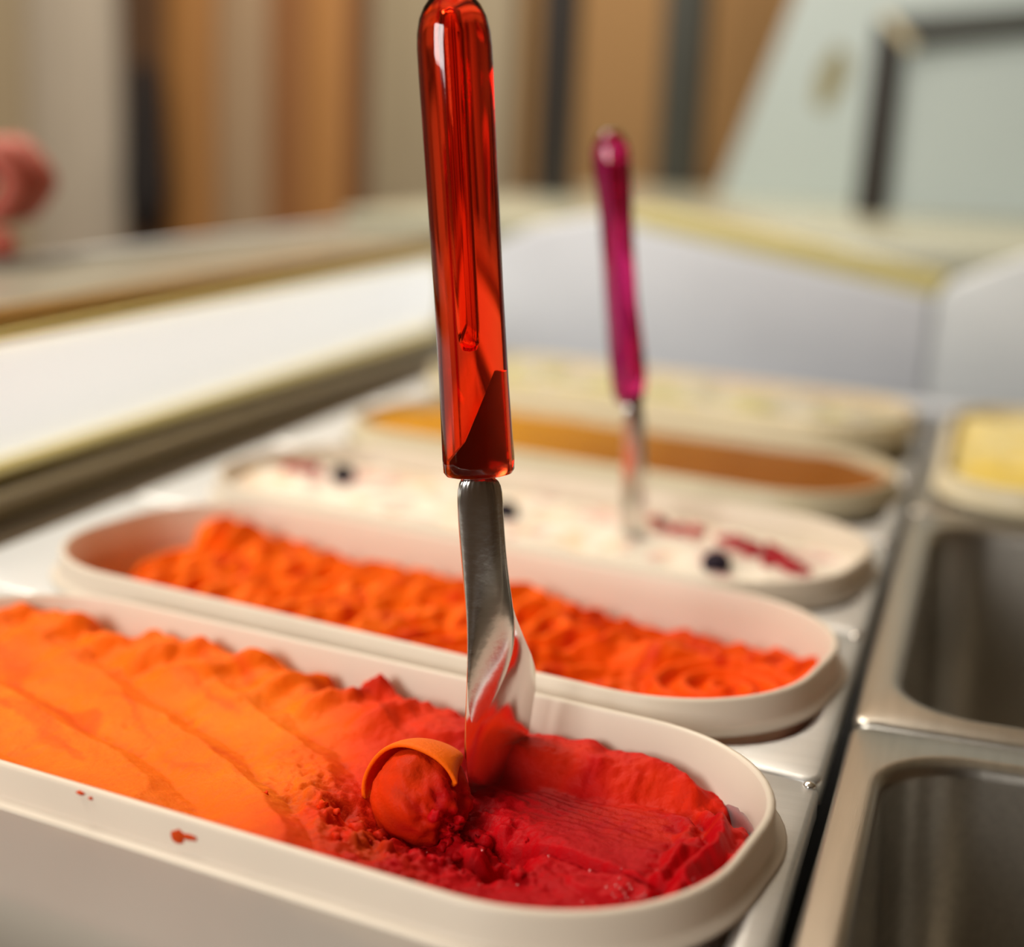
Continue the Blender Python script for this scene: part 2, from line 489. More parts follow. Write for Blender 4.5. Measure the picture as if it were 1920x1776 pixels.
# empty pans at the right
for (y0, y1, lab) in [(0.196, 0.5445, 'empty steel pan nearest the viewer, right of the red sorbet'),
                      (0.5485, 0.8995, 'empty steel pan in the middle of the right row, bright near edge')]:
    hx, hy = 0.165, (y1 - y0) / 2
    pan('empty_pan', -0.0325 + hx, (y0 + y1) / 2, 0.0, hx, -hy, hy, hx - 0.0135, hy - 0.0185, 0.034, (0, 0), 0.17, M['pan'], lab, 'empty steel pans in the right row', bead=False)
pan('steel_pan', -0.0325 + 0.165, 1.079, 0.0, 0.165, -0.1755, 0.1755, 0.150, 0.160, 0.034, (0, 0), 0.13, M['pan'], 'steel pan holding the pale yellow tray at right', 'steel pans under the trays', bead=False)

# ------------------------------------------------------------------ plastic trays
TZ = 0.0
def tray(cx, cy, yaw, hx, hy, r, m, label, depth=0.095, group='milky plastic ice cream trays', z=TZ):
    t = tag(empty('gelato_tray', (cx, cy, z), yaw), label, 'tray', group)
    prof = [(0.0100, -depth + 0.004), (0.0085, -depth + 0.010), (0.0012, -0.012), (0.0, -0.0012), (-0.0004, -0.0003), (-0.0014, 0.0), (-0.0024, -0.0003), (-0.0030, -0.0013),
            (-0.0034, -0.0100), (-0.0040, -0.0112), (-0.0066, -0.0118), (-0.0074, -0.0124), (-0.0074, -0.0130), (-0.0066, -0.0134),
            (-0.0022, -0.0134), (-0.0014, -0.0145), (0.0066, -depth + 0.010), (0.0082, -depth + 0.002), (0.0105, -depth)]
    rings = [[(x, y, zz) for x, y in rrect(hx - a, hy - a, max(r - a, 0.004), 14)] for a, zz in prof]
    n = len(rings[0])
    loft('tray_body', rings, m, t, cap0=True, cap1=True, angle=60)
    return t

TY, TYB = M['tray'], M['tray_back']
for i, (mm, lab) in enumerate([(TY, 'front milky plastic tray holding the orange and crimson sorbet with the red spatula'),
                               (TY, 'milky plastic tray of ridged bright orange sorbet, second from the viewer'),
                               (TY, 'milky plastic tray of white gelato with red fruit and dark berries'),
                               (TYB, 'milky plastic tray of ochre brown gelato behind the white gelato'),
                               (TYB, 'rearmost milky plastic tray with pale yellow green gelato')]):
    tray(*TR[i], TYAW[i], HXT[i], 0.0705, 0.058, mm, lab, z=0.012 if i == 4 else 0.0)
ty = tray(0.135, 1.062, 0.0, 0.150, 0.150, 0.05, M['tray_back'], 'square cream tray of pale yellow gelato at the right end', z=0.004)

# ------------------------------------------------------------------ ice creams
def ice(name, c, yaw, z, hx, hy, r, height, colour, m, label, cat, nu=300, nv=130, group=None):
    """a heaped surface that fills the tray's inner outline; height(u,v) in mm, colour(u,v,h) linear rgb"""
    tu = np.linspace(0, 1, nu)
    uu = -hx * np.cos(np.pi * tu) * 0.5 + (2 * tu - 1) * hx * 0.5
    tv = np.linspace(-1, 1, nv)
    def half(u):
        d = np.clip(np.abs(u) - (hx - r), 0, r)
        return (hy - r) + np.sqrt(np.maximum(r * r - d * d, 1e-12))
    U = np.repeat(uu[:, None], nv, 1)
    Vv = half(U) * tv[None, :]
    H = height(U * 1000, Vv * 1000)
    Cc = np.clip(colour(U * 1000, Vv * 1000, H), 0, 1)
    verts = np.stack([U, Vv, H / 1000.0], -1).reshape(-1, 3)
    # skirt
    ring = [i * nv for i in range(nu)] + [(nu - 1) * nv + j for j in range(1, nv)] + [i * nv + nv - 1 for i in range(nu - 2, -1, -1)] + [j for j in range(nv - 2, 0, -1)]
    sk = verts[ring].copy()
    sk[:, 2] = -0.034
    sk[:, :2] *= 0.965
    allv = np.vstack([verts, sk])
    F = []
    for i in range(nu - 1):
        for j in range(nv - 1):
            F.append((i * nv + j, (i + 1) * nv + j, (i + 1) * nv + j + 1, i * nv + j + 1))
    n0, L = nu * nv, len(ring)
    for k in range(L):
        F.append((ring[k], n0 + k, n0 + (k + 1) % L, ring[(k + 1) % L]))
    F.append(tuple(n0 + k for k in range(L))[::-1])
    o = mesh_np(name, allv, F, m)
    ca = o.data.color_attributes.new('flavour_and_light', 'FLOAT_COLOR', 'POINT')
    cc = np.ones((len(allv), 4), dtype=np.float32)
    cc[:n0, :3] = Cc.reshape(-1, 3)
    cc[n0:, :3] = Cc.reshape(-1, 3)[ring]
    ca.data.foreach_set('color', cc.ravel())
    o.location = (c[0], c[1], z)
    o.rotation_euler = (0, 0, yaw)
    tag(o, label, cat, group)
    return o

ORANGE, AMBER, REDOR, CRIM, BROWN = (0.84, 0.130, 0.003), (0.88, 0.215, 0.009), (0.68, 0.032, 0.002), (0.40, 0.0012, 0.004), (0.40, 0.045, 0.003)

def seg_dist(u, v, p, q):
    px, py, qx, qy = *p, *q
    dx, dy = qx - px, qy - py
    L2 = dx * dx + dy * dy
    t = np.clip(((u - px) * dx + (v - py) * dy) / L2, 0, 1)
    d = np.hypot(u - px - t * dx, v - py - t * dy)
    side = (u - px) * dy - (v - py) * dx      # >0 to the right of p->q
    return d, side / math.sqrt(L2), t

def h_front(u, v):
    wx, wy = fbm(u / 30, v / 30, 3, 3), fbm(u / 30 + 40, v / 30, 5, 3)
    left = 1 - sst(28, 62, u + 0.25 * v + 6 * wx)
    right = 1 - left
    # --- left part: broad overlapping folds, crest along the far wall
    s = (0.38 * u + 0.95 * v + 8 * wx + 0.0012 * (u + 60) ** 2) / 33.0
    folds = 6.4 * (1 - saw(s + 0.35, 0.72)) * (1 - sst(35, 62, v)) + 1.5 * np.sin(2 * np.pi * s + 1)
    s2 = (0.90 * u - 0.45 * v + 7 * wy) / 24.0
    strands = 6.0 * (0.5 + 0.5 * np.sin(2 * np.pi * s2)) ** 1.5 * sst(18, 52, v)
    crest = 6.0 * gau(u * 0, v, 0, 54, 1, 15) + 4.0 * fbm(u / 15, v / 22, 9, 3) * sst(30, 60, v)
    drop = -11.0 * sst(60, 71, v + 3.5 * fbm(u / 11, v / 30, 21, 3))
    hl = folds + strands + crest + drop + 1.2 * wx
    hl = hl + 4.0 * gau(u, v, -47, 60, 6, 6) + 3.0 * gau(u, v, -88, 58, 9, 9) + 3.2 * gau(u, v, -150, 58, 14, 10)
    for (a, b, r_) in [(-152, 58, 4), (-118, 60, 4), (-104, 58, 4)]:
        hl = hl - 8.0 * gau(u, v, a, b, r_, r_ * 1.4, -30)
    hl = hl - 1.1 * gau(u, v, -36, 12, 1.4, 1.4) - 1.1 * gau(u, v, -50, -6, 1.4, 1.4)
    # --- right part: scraped trough, ledge, crest by the far wall
    cb = 43 + 0.17 * (u - 75) + 2.5 * wx + 1.5 * fbm(u / 8, v / 30, 79, 3)
    qx, qy = np.abs(u) - 117.5, np.abs(v) - 12.5
    dw = 56.8 - np.hypot(np.maximum(qx, 0), np.maximum(qy, 0)) - np.minimum(np.maximum(qx, qy), 0)   # distance to the tray wall
    lumpy = fbm(u / 13, v / 9, 73, 4)
    crest_r = (7.0 + 1.5 * lumpy) * sst(-9, 7, v - cb + 2.5 * lumpy) - 3.0 * np.exp(-0.5 * ((v - cb + 8) / 5.0) ** 2)
    crest_r = crest_r - 8.5 * (1 - sst(1, 11, dw + 3 * wy + 2.2 * fbm(u / 9, v / 9, 77, 2))) * sst(-20, 25, v)
    # curled ridges following the rounded end
    ph = dw + 3.5 * fbm(u / 16, v / 16, 87, 3)
    crest_r = crest_r + 2.6 * np.sin(ph * 0.62) * np.exp(-0.5 * ((dw - 13) / 9.0) ** 2) * sst(132, 152, u) * sst(-30, 0, v)
    d, sd, t = seg_dist(u, v, (86, 3), (158, -9))
    sdw = sd + 1.2 * fbm(u / 9, v / 9, 31, 3)
    ledge_ = (-2.6 * sst(-0.5, 0.8, sdw) - 2.6 * np.exp(-0.5 * ((sdw - 0.9) / 0.7) ** 2)) * sst(80, 94, u) * (1 - 0.5 * sst(150, 160, u))
    endrim = 4.5 * sst(146, 163, u + 2.4 * wx) * sst(-45, -5, v) + 2.6 * fbm(u / 8, v / 8, 41, 3) * sst(135, 152, u)
    scrape = -2.0 * gau(u, v, 106, 26, 28, 12, -6)
    grooves = 0.22 * np.sin((v + 0.12 * u + 1.6 * wx) * 1.5) * gau(u, v, 112, 28, 28, 12)
    flake = 2.2 * sst(1.0, 0.72, np.hypot((u - 140) / 15, (v + 15) / 8.5)) - 1.4 * gau(u, v, 137, -12, 6, 1.1, 8)
    bumps = 1.1 * fbm(u / 12, v / 12, 51, 4) + 1.7 * fbm(u / 6, v / 6, 57, 3) * sst(118, 150, u) * sst(5, -30, v)
    hr = crest_r + ledge_ + endrim + scrape + grooves + flake + bumps
    hr = hr + 2.6 * gau(u, v, 100, 64, 3, 4) + 2.0 * gau(u, v, 128, 60, 8, 5)
    h = hl * left + hr * right
    # red crumbly patch on the far side and churned strip in front of the scoop
    rough1 = gau(u, v, 8, 58, 17, 10) + gau(u, v, 45, 66, 22, 8)
    h = h + 2.4 * rough1 * fbm(u / 4.5, v / 4.5, 61, 4) - 2.5 * gau(u, v, -2, 56, 9, 5)
    churn = np.clip(gau(u, v, 55, -22, 30, 10, -28) + gau(u, v, 92, -16, 22, 9) + gau(u, v, 80, 4, 16, 13), 0, 1)
    h = h + churn * (5.0 * fbm(u / 5.0, v / 5.0, 71, 5) - 1.0)
    # pit around the scoop and the dark holes
    h = h - 9.5 * gau(u, v, 70, -5, 15, 12) - 17.0 * gau(u, v, 103, -11, 4.2, 6.6, 10) - 9.0 * gau(u, v, 82, -18, 6, 3.5) - 4.0 * gau(u, v, 47, -14, 6, 3.0, -20)
    h = h + 0.22 * fbm(u / 1.6, v / 1.6, 81, 3) + 0.35 * fbm(u / 4, v / 4, 83, 3)
    # settle against the near wall
    h = h - 4.0 * sst(-56, -71, v)
    return h

def c_front(u, v, h):
    wx = fbm(u / 22, v / 22, 103, 4)
    wy = fbm(u / 8, v / 8, 105, 3)
    t = sst(26, 74, u + 0.10 * v + 14 * wx)
    c = lerp3(ORANGE, REDOR, sst(-8, 45, u + 12 * wx + 0.25 * v))
    c = lerp3(c, AMBER, 0.75 * np.clip(gau(u, v, -80, -30, 60, 24, -20) + gau(u, v, -20, 20, 24, 14) + gau(u, v, 20, -16, 14, 9, -20), 0, 1) * (0.6 + 0.4 * wy))
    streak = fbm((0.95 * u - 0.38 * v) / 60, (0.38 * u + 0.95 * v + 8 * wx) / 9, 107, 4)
    c = lerp3(c, REDOR, 0.45 * sst(0.1, 0.6, streak))  # red-orange swirl along the folds, doubling as painted shade for the creases
    c = lerp3(c, CRIM, t)
    c = lerp3(c, CRIM, np.clip(gau(u, v, 2, 57, 11, 7) + 0.9 * gau(u, v, 40, 70, 30, 6), 0, 1) * sst(-.5, .3, wy))
    c = lerp3(c, BROWN, 0.8 * gau(u, v, 52, -26, 20, 7, -25) * sst(-.4, .3, wy))
    c = lerp3(c, REDOR, 0.65 * gau(u, v, 118, 53, 36, 9) * sst(-.5, .4, wx + .2))  # light on the far crest, painted in as red-orange
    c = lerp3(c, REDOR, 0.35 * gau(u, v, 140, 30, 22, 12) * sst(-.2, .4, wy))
    return c

IHX, IHY, IR = [q - 0.0012 for q in HXT], 0.0693, 0.0568
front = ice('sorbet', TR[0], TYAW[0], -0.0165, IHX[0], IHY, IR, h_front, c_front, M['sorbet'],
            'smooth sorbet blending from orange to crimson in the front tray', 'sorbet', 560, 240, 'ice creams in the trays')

def h_second(u, v):
    wx, wy = fbm(u / 24, v / 24, 203, 3), fbm(u / 24, v / 24, 207, 3)
    s = (0.80 * u - 0.45 * v + 12 * wx) / 16.0
    rid = (0.5 + 0.5 * np.sin(2 * np.pi * s + 1.6 * wy)) ** 1.4
    s2 = (0.88 * u - 0.30 * v + 9 * wy) / 7.5
    rid2 = (0.5 + 0.5 * np.sin(2 * np.pi * s2))
    r_ = np.hypot((u - 146) / 1.1, v + 8)
    sw = 0.5 + 0.5 * np.cos(2 * np.pi * (r_ / 10.5 + 0.16 * np.arctan2(v + 8, u - 146)))
    inr = 1 - sst(24, 42, r_)
    long_ = 5 * gau(u, v, 100, 14, 34, 7, 14) - 6 * gau(u, v, 108, 2, 26, 3, 14)
    body = 8.0 * rid + 1.8 * rid2 + 4.0 * wx - 2
    h = body * (1 - inr) * (0.45 + 0.55 * (1 - sst(60, 110, u))) + long_ * (1 - inr) + (5.6 * sw + 1.0) * inr
    h = h - 9 * sst(48, 69, v + 4 * fbm(u / 14, v / 14, 211, 3)) + 3.5 * gau(u * 0, v, 0, 38, 1, 16)
    h = h - 40 * sst(-150, -168, u + 0.1 * v) + 9 * gau(u, v, -146, 42, 14, 12) - 4 * gau(u, v, -132, 22, 14, 4, 8)
    h = h - 6 * gau(u, v, 92, 52, 7, 6) - 5 * gau(u, v, 70, 50, 4, 7)
    return h + 0.5 * fbm(u / 3, v / 3, 221, 3)

def c_second(u, v, h):
    wx = fbm(u / 18, v / 18, 231, 4)
    c = lerp3((0.86, 0.145, 0.004), (0.80, 0.075, 0.002), sst(-60, 150, u + 30 * wx))
    return lerp3(c, (0.55, 0.014, 0.002), 0.7 * sst(0.15, 0.6, fbm(u / 9 + 3, v / 9, 237, 3)) + 0 * u)
ice('sorbet', TR[1], TYAW[1], -0.0205, IHX[1], IHY, IR, h_second, c_second, M['sorbet'],
    'deeply ridged bright orange sorbet with a swirl at its right end', 'sorbet', 340, 140, 'ice creams in the trays')

def h_third(u, v):
    h = 3.0 * fbm(u / 26, v / 26, 303, 4) + 1.2 * fbm(u / 7, v / 7, 305, 3) + 4 * gau(u * 0, v, 0, 0, 1, 34)
    return h - 6 * sst(52, 69, np.abs(v))
def c_third(u, v, h):
    n1, n2 = fbm(u / 10, v / 10, 311, 3), fbm(u / 13 + 9, v / 13, 313, 3)
    c = lerp3((0.80, 0.72, 0.60), (0.72, 0.50, 0.30), 0.7 * sst(0.05, 0.5, n2) * (1 - sst(70, 120, u)))
    c = lerp3(c, (0.62, 0.22, 0.24), 0.55 * sst(0.15, 0.5, n1))
    red = np.clip(gau(u, v, 132, 12, 20, 12, -22) + gau(u, v, 72, 30, 16, 8) + 0.9 * gau(u, v, -158, 12, 12, 8) + .4 * gau(u, v, -110, 30, 10, 8), 0, 1)
    return lerp3(c, (0.42, 0.02, 0.035), red * sst(-.35, .25, n1))
ice('gelato', TR[2], TYAW[2], -0.0125, IHX[2], IHY, IR, h_third, c_third, M['gelato'],
    'white gelato rippled with red fruit in the third tray', 'gelato', 240, 100, 'ice creams in the trays')

def h_fourth(u, v):
    return 2.0 * fbm(u / 30, v / 30, 403, 3) + 3.5 * gau(u * 0, v, 0, 10, 1, 30) - 5 * sst(-50, -69, v) - 3 * sst(130, 168, np.abs(u))
def c_fourth(u, v, h):
    c = lerp3((0.46, 0.20, 0.004), (0.22, 0.066, 0.002), sst(-130, 90, u + 20 * fbm(u / 20, v / 20, 405, 3)))
    return c
ice('gelato', TR[3], TYAW[3], -0.0060, IHX[3], IHY, IR, h_fourth, c_fourth, M['gelato'],
    'smooth ochre brown gelato in the fourth tray', 'gelato', 160, 80, 'ice creams in the trays')

def h_fifth(u, v):
    return 5.0 * fbm(u / 26, v / 26, 503, 3) + 17 * gau(u * 0, v, 0, 14, 1, 30) - 4 * sst(120, 168, np.abs(u)) - 5
def c_fifth(u, v, h):
    n = fbm(u / 22, v / 12, 505, 3)
    c = lerp3((0.46, 0.42, 0.33), (0.44, 0.40, 0.15), sst(0.0, 0.35, n) * sst(20, -20, v))
    return lerp3(c, (0.48, 0.26, 0.21), 0.8 * sst(6, 26, v + 5 * n) * sst(-160, 0, u))
ice('gelato', TR[4], TYAW[4], 0.004, IHX[4], IHY, IR, h_fifth, c_fifth, M['gelato'],
    'heaped pale gelato with yellow green and pink streaks, rearmost tray', 'gelato', 160, 80, 'ice creams in the trays')

def h_yel(u, v):
    return 4 * fbm(u / 30, v / 30, 603, 3)
def c_yel(u, v, h):
    return lerp3((0.66, 0.56, 0.26), (0.66, 0.49, 0.11), sst(-.3, .4, fbm(u / 40, v / 40, 605, 3)))
ice('gelato', (0.135, 1.062), 0.0, -0.004, 0.1488, 0.1488, 0.0488, h_yel, c_yel, M['gelato'],
    'pale yellow gelato in the square tray at the right end', 'gelato', 90, 90, 'ice creams in the trays')

# --- lumps of sorbet: the scoop curl by the blade, crumbs, smears
def lump(name, r, seed, amp, freq, m, parent, colf, scale=(1, 1, 1), sub=4, keep=None):
    bm = bmesh.new()
    bmesh.ops.create_icosphere(bm, subdivisions=sub, radius=1.0)
    V = np.array([v.co[:] for v in bm.verts])
    n1 = fbm(V[:, 0] * freq + V[:, 2] * 1.7 * freq, V[:, 1] * freq - V[:, 2] * 1.1 * freq, seed, 4)
    n2 = fbm(V[:, 1] * freq * 2.1 + 7, V[:, 2] * freq * 2.1 + V[:, 0] * freq, seed + 5, 3)
    rr = 1 + amp * n1 + amp * .5 * n2
    if keep:
        rr = keep(V, rr)
    P3 = V * rr[:, None] * np.array(scale)[None, :] * r
    for v, p in zip(bm.verts, P3):
        v.co = p
    o = from_bm(name, bm, m, parent, angle=180)
    ca = o.data.color_attributes.new('flavour_and_light', 'FLOAT_COLOR', 'POINT')
    cc = np.ones((len(V), 4), dtype=np.float32)
    cc[:, :3] = np.clip(colf(V, n2), 0, 1)
    ca.data.foreach_set('color', cc.ravel())
    return o

def mixc(a, b, t):
    return np.asarray(a)[None, :] * (1 - t[:, None]) + np.asarray(b)[None, :] * t[:, None]

# scoop: a ball of sorbet with a torn right side
def ball_shape(V, rr):
    tear = sst(0.30, 0.85, V[:, 0] * 0.75 - V[:, 1] * 0.35 + V[:, 2] * 0.25)
    jag = fbm(V[:, 0] * 6 + V[:, 2] * 5, V[:, 1] * 6 - V[:, 2] * 4, 905, 4)
    top = np.exp(-0.5 * (((V[:, 0] - 0.25) / .22) ** 2 + ((V[:, 2] - .72) / .22) ** 2)) * (V[:, 1] < 0.2)
    return rr + tear * (0.24 * jag - 0.02) - 0.30 * top * (0.6 + jag) + 0.03 * jag
scoop = lump('scooped_ball', 0.0165, 901, 0.07, 1.3, M['sorbet'], front,
             lambda V, n: mixc(mixc((0.52, 0.026, 0.002), CRIM, sst(-.4, .6, V[:, 0] - .6 * V[:, 2])), REDOR, 0.5 * sst(-.1, .5, n)), (1.0, 0.9, 1.0), 5, ball_shape)
scoop.location = (0.0655, 0.002, 0.0015)
# the curled orange shell hugging the ball from behind and the left
bm = bmesh.new()
NU, NV = 46, 14
grid = []
for i in range(NU):
    a = rad(32 + 166 * i / (NU - 1))                 # angle in the u-z plane, from right over the top to the left
    row = []
    for j in range(NV):
        b = j / (NV - 1)                             # from front edge to back
        taper = min(1.0, i / 6.0, (NU - 1 - i) / 5.0) * 0.9 + 0.1
        r_ = 0.0180 * (1 + 0.012 * math.sin(i * .35)) * (1 - 0.35 * b * b)
        y_ = -0.0045 + b * 0.020 * taper
        row.append(bm.verts.new((r_ * math.cos(a), y_, r_ * math.sin(a) * 1.02)))
    grid.append(row)
for i in range(NU - 1):
    for j in range(NV - 1):
        bm.faces.new((grid[i][j], grid[i + 1][j], grid[i + 1][j + 1], grid[i][j + 1]))
curl = from_bm('curled_shell', bm, M['sorbet'], front, angle=180)
ca = curl.data.color_attributes.new('flavour_and_light', 'FLOAT_COLOR', 'POINT')
ca.data.foreach_set('color', np.tile(np.array([0.84, 0.125, 0.003, 1.0], dtype=np.float32), len(curl.data.vertices)))
so = curl.modifiers.new('thickness', 'SOLIDIFY')
so.thickness = 0.0015
so.offset = 1
sb = curl.modifiers.new('smooth', 'SUBSURF')
sb.levels = sb.render_levels = 1
curl.location = (0.064, 0.003, 0.001)
curl['label'] = 'orange curl of sorbet around the back of the scooped ball'

random.seed(4)
# crumbs torn up around the blade: one joined part, too many and too small to pick apart
bm = bmesh.new()
cols = []
for k in range(60):
    if k < 24:
        u, v = random.gauss(88, 7), random.gauss(-2, 7)
    elif k < 42:
        u, v = random.gauss(70, 22), random.gauss(-20, 6)
    else:
        u, v = random.gauss(84, 5), random.gauss(2, 5)
    r_ = random.choice((0.0007, 0.0010, 0.0015, 0.0022)) * random.uniform(.8, 1.2)
    sx_, sy_, sz_ = random.uniform(.7, 1.5), random.uniform(.7, 1.3), random.uniform(.5, 1.1)
    base = float(h_front(np.array([[u]]), np.array([[v]]))[0, 0]) / 1000 + r_ * .3
    if k >= 42:
        base += random.uniform(0.0, 0.010)
        u, v = 80 + random.gauss(0, 2.0), -1 + random.gauss(0, 3.0)
    n0 = len(bm.verts)
    res = bmesh.ops.create_icosphere(bm, subdivisions=2, radius=r_)
    for q in res['verts']:
        f = 1 + 0.5 * random.uniform(-1, 1)
        q.co = Vector((q.co.x * f * sx_ + u / 1000, q.co.y * f * sy_ + v / 1000, q.co.z * f * sz_ + base))
    t = min(1, max(0, (u - 45) / 30))
    cols += [tuple((1 - t) * a + t * b for a, b in zip(REDOR, CRIM)) + (1.0,)] * len(res['verts'])
cr = from_bm('crumbs', bm, M['sorbet'], front, angle=180)
cr['kind'] = 'stuff'
ca = cr.data.color_attributes.new('flavour_and_light', 'FLOAT_COLOR', 'POINT')
ca.data.foreach_set('color', np.array(cols, dtype=np.float32).ravel())
# smears stuck on the near rim of the tray
def smear(u, v, z, sx, sz, seed):
    o = lump('smear', 1.0, seed, 0.4, 1.6, M['sorbet'], front, lambda V, n: mixc((0.55, 0.055, 0.006), (0.55, 0.055, 0.006), n * 0), (sx, 0.0006, sz), 3)
    o.location = (u, v, z)
    return o
RIMV = -(0.0705 + 0.0032)
smear(0.027, RIMV, 0.0165 - 0.0065, 0.0024, 0.0024, 31)
smear(0.0308, RIMV, 0.0165 - 0.0055, 0.0032, 0.0009, 33)
smear(-0.010, RIMV, 0.0165 - 0.0018, 0.0016, 0.0006, 35)
smear(-0.0062, RIMV, 0.0165 - 0.0026, 0.0008, 0.0005, 37)

# drops added to make wet glints on the crimson end: many and tiny, one joined part
bm = bmesh.new()
random.seed(21)
for k in range(60):
    u, v = (random.gauss(150, 8), random.gauss(-18, 7)) if k < 36 else (random.gauss(95, 16), random.gauss(-16, 7))
    if abs(v) > 45 or u > 165:
        continue
    r_ = random.uniform(0.0003, 0.0007)
    z = float(h_front(np.array([[u]]), np.array([[v]]))[0, 0]) / 1000
    bmesh.ops.create_icosphere(bm, subdivisions=1, radius=r_, matrix=Matrix.Translation((u / 1000, v / 1000, z)))
dr = from_bm('glint_drops', bm, mat('glint_gloss', (0.5, 0.02, 0.02), rough=0.05, spec=1.0, coat=1.0), front, angle=180)
dr['kind'] = 'stuff'

# --- berries and fruit pieces on the white gelato
def on_tray(c, u, v, z):
    a = TYAW[2]
    return (c[0] + u * math.cos(a) - v * math.sin(a), c[1] + u * math.sin(a) + v * math.cos(a), z)
DARK = lambda V, n: mixc((0.012, 0.010, 0.016), (0.03, 0.02, 0.03), sst(-.3, .3, n))
RED = lambda V, n: mixc((0.30, 0.012, 0.025), (0.48, 0.035, 0.04), sst(-.3, .3, n))
for (u, v, lab, sd) in [(-0.129, 0.010, 'dark berry near the left end of the white gelato', 1), (-0.010, -0.004, 'dark berry in the middle of the white gelato, right of the red spatula shank', 2),
                        (0.122, -0.024, 'dark berry at the right near side of the white gelato', 3)]:
    z = -0.0125 + float(h_third(np.array([[u * 1000.]]), np.array([[v * 1000.]]))[0, 0]) / 1000 + 0.003
    b = lump('dark_berry', 0.0074, sd, 0.05, 2, M['gelato'], None, DARK, (1, 1, .9), 3)
    b.location = on_tray(TR[2], u, v, z)
    tag(b, lab, 'berry', 'dark berries on the white gelato')
random.seed(11)
proto = None
for k in range(26):
    if k < 17:
        t = k / 16
        u, v = 0.108 + 0.058 * t + random.uniform(-.005, .005), 0.026 - 0.036 * t + random.uniform(-.009, .009)
    elif k < 23:
        u, v = 0.075 + random.uniform(-.014, .016), 0.032 + random.uniform(-.007, .006)
    else:
        u, v = -0.160 + random.uniform(-.008, .012), 0.012 + random.uniform(-.006, .005)
    z = -0.0125 + float(h_third(np.array([[u * 1000.]]), np.array([[v * 1000.]]))[0, 0]) / 1000 + 0.0015
    if proto is None:
        proto = lump('fruit_piece', 0.0042, 5, 0.25, 1.8, M['gelato'], None, RED, (1.2, .9, .7), 2)
        o = proto
    else:
        o = proto.copy()
        COL.objects.link(o)
    o.location = on_tray(TR[2], u, v, z)
    o.rotation_euler = (random.uniform(-.4, .4), random.uniform(-.4, .4), random.uniform(0, 6.2))
    s_ = random.uniform(.7, 1.25)
    o.scale = (s_, s_, s_)
    lab, grp = [('small dark red fruit piece in the dense cluster right on the white gelato', 'red fruit pieces at the right end of the white gelato'),
                ('small dark red fruit piece just right of the magenta spatula blade', 'red fruit pieces beside the magenta spatula'),
                ('small dark red fruit piece near the left end of the white gelato', 'red fruit pieces at the left end of the white gelato')][0 if k < 17 else 1 if k < 23 else 2]
    tag(o, lab, 'fruit', grp)

# ------------------------------------------------------------------ the red spatula
sp = tag(empty('spatula', (-0.152, 0.451, -0.02)), 'steel gelato spatula with clear red handle standing in the front sorbet', 'spatula')
def rel(p): return Vector(p) - Vector((-0.152, 0.451, -0.02))
h0, h1 = Vector((-0.1528, 0.451, 0.0885)), Vector((-0.1708, 0.456, 0.250))
ax = (h1 - h0).normalized()
hl_ = (h1 - h0).length
def axis_obj(o, origin, roll=0.0):
    d = Vector((math.cos(roll), math.sin(roll), 0))
    xv = (d - ax * d.dot(ax)).normalized()
    yv = ax.cross(xv)
    o.rotation_mode = 'QUATERNION'
    o.rotation_quaternion = Matrix((xv, yv, ax)).transposed().to_quaternion()
    o.location = rel(origin)
prof = [(0, 0.0), (0.0085, 0.0), (0.0108, 0.0006), (0.0117, 0.0020), (0.0118, 0.006), (0.0113, 0.03), (0.0112, 0.06), (0.0115, 0.10), (0.0118, 0.128), (0.0118, 0.136),
        (0.0115, 0.1405), (0.0106, 0.1450), (0.0090, 0.1485), (0.0072, 0.1508), (0.0062, 0.1530), (0.0060, 0.160), (0.0066, 0.164), (0.0072, 0.170), (0.0060, 0.176), (0.003, 0.179), (0, 0.1795)]
roll = rad(19)
hd = lathe('handle', prof, M['red_gel'], sp, 1.0, 0.80, 64, angle=80)
axis_obj(hd, h0, roll)
cv = lathe('bore', [(0, 0.041), (0.0018, 0.0415), (0.0027, 0.044), (0.0029, 0.05), (0.0032, 0.10), (0.0034, 0.14), (0.0026, 0.146), (0, 0.147)], M['air'], hd, 1.0, 0.8, 24, angle=80)
cv.location = (-0.0006, 0.0, 0)
# tang of the blade inside the handle
tb = bmesh.new()
tv = [(-0.0088, 0.0012), (0.0094, 0.0012), (0.0094, 0.034), (0.0062, 0.0345), (-0.0035, 0.012), (-0.0088, 0.0055)]
a_ = [tb.verts.new((x, -0.0012, z)) for x, z in tv]
b_ = [tb.verts.new((x, 0.0012, z)) for x, z in tv]
tb.faces.new(a_); tb.faces.new(b_[::-1])
for i in range(6):
    tb.faces.new((a_[i], b_[i], b_[(i + 1) % 6], a_[(i + 1) % 6]))
tg = from_bm('tang', tb, M['blade'], hd)
tg.scale = (0.92, 1, 1)

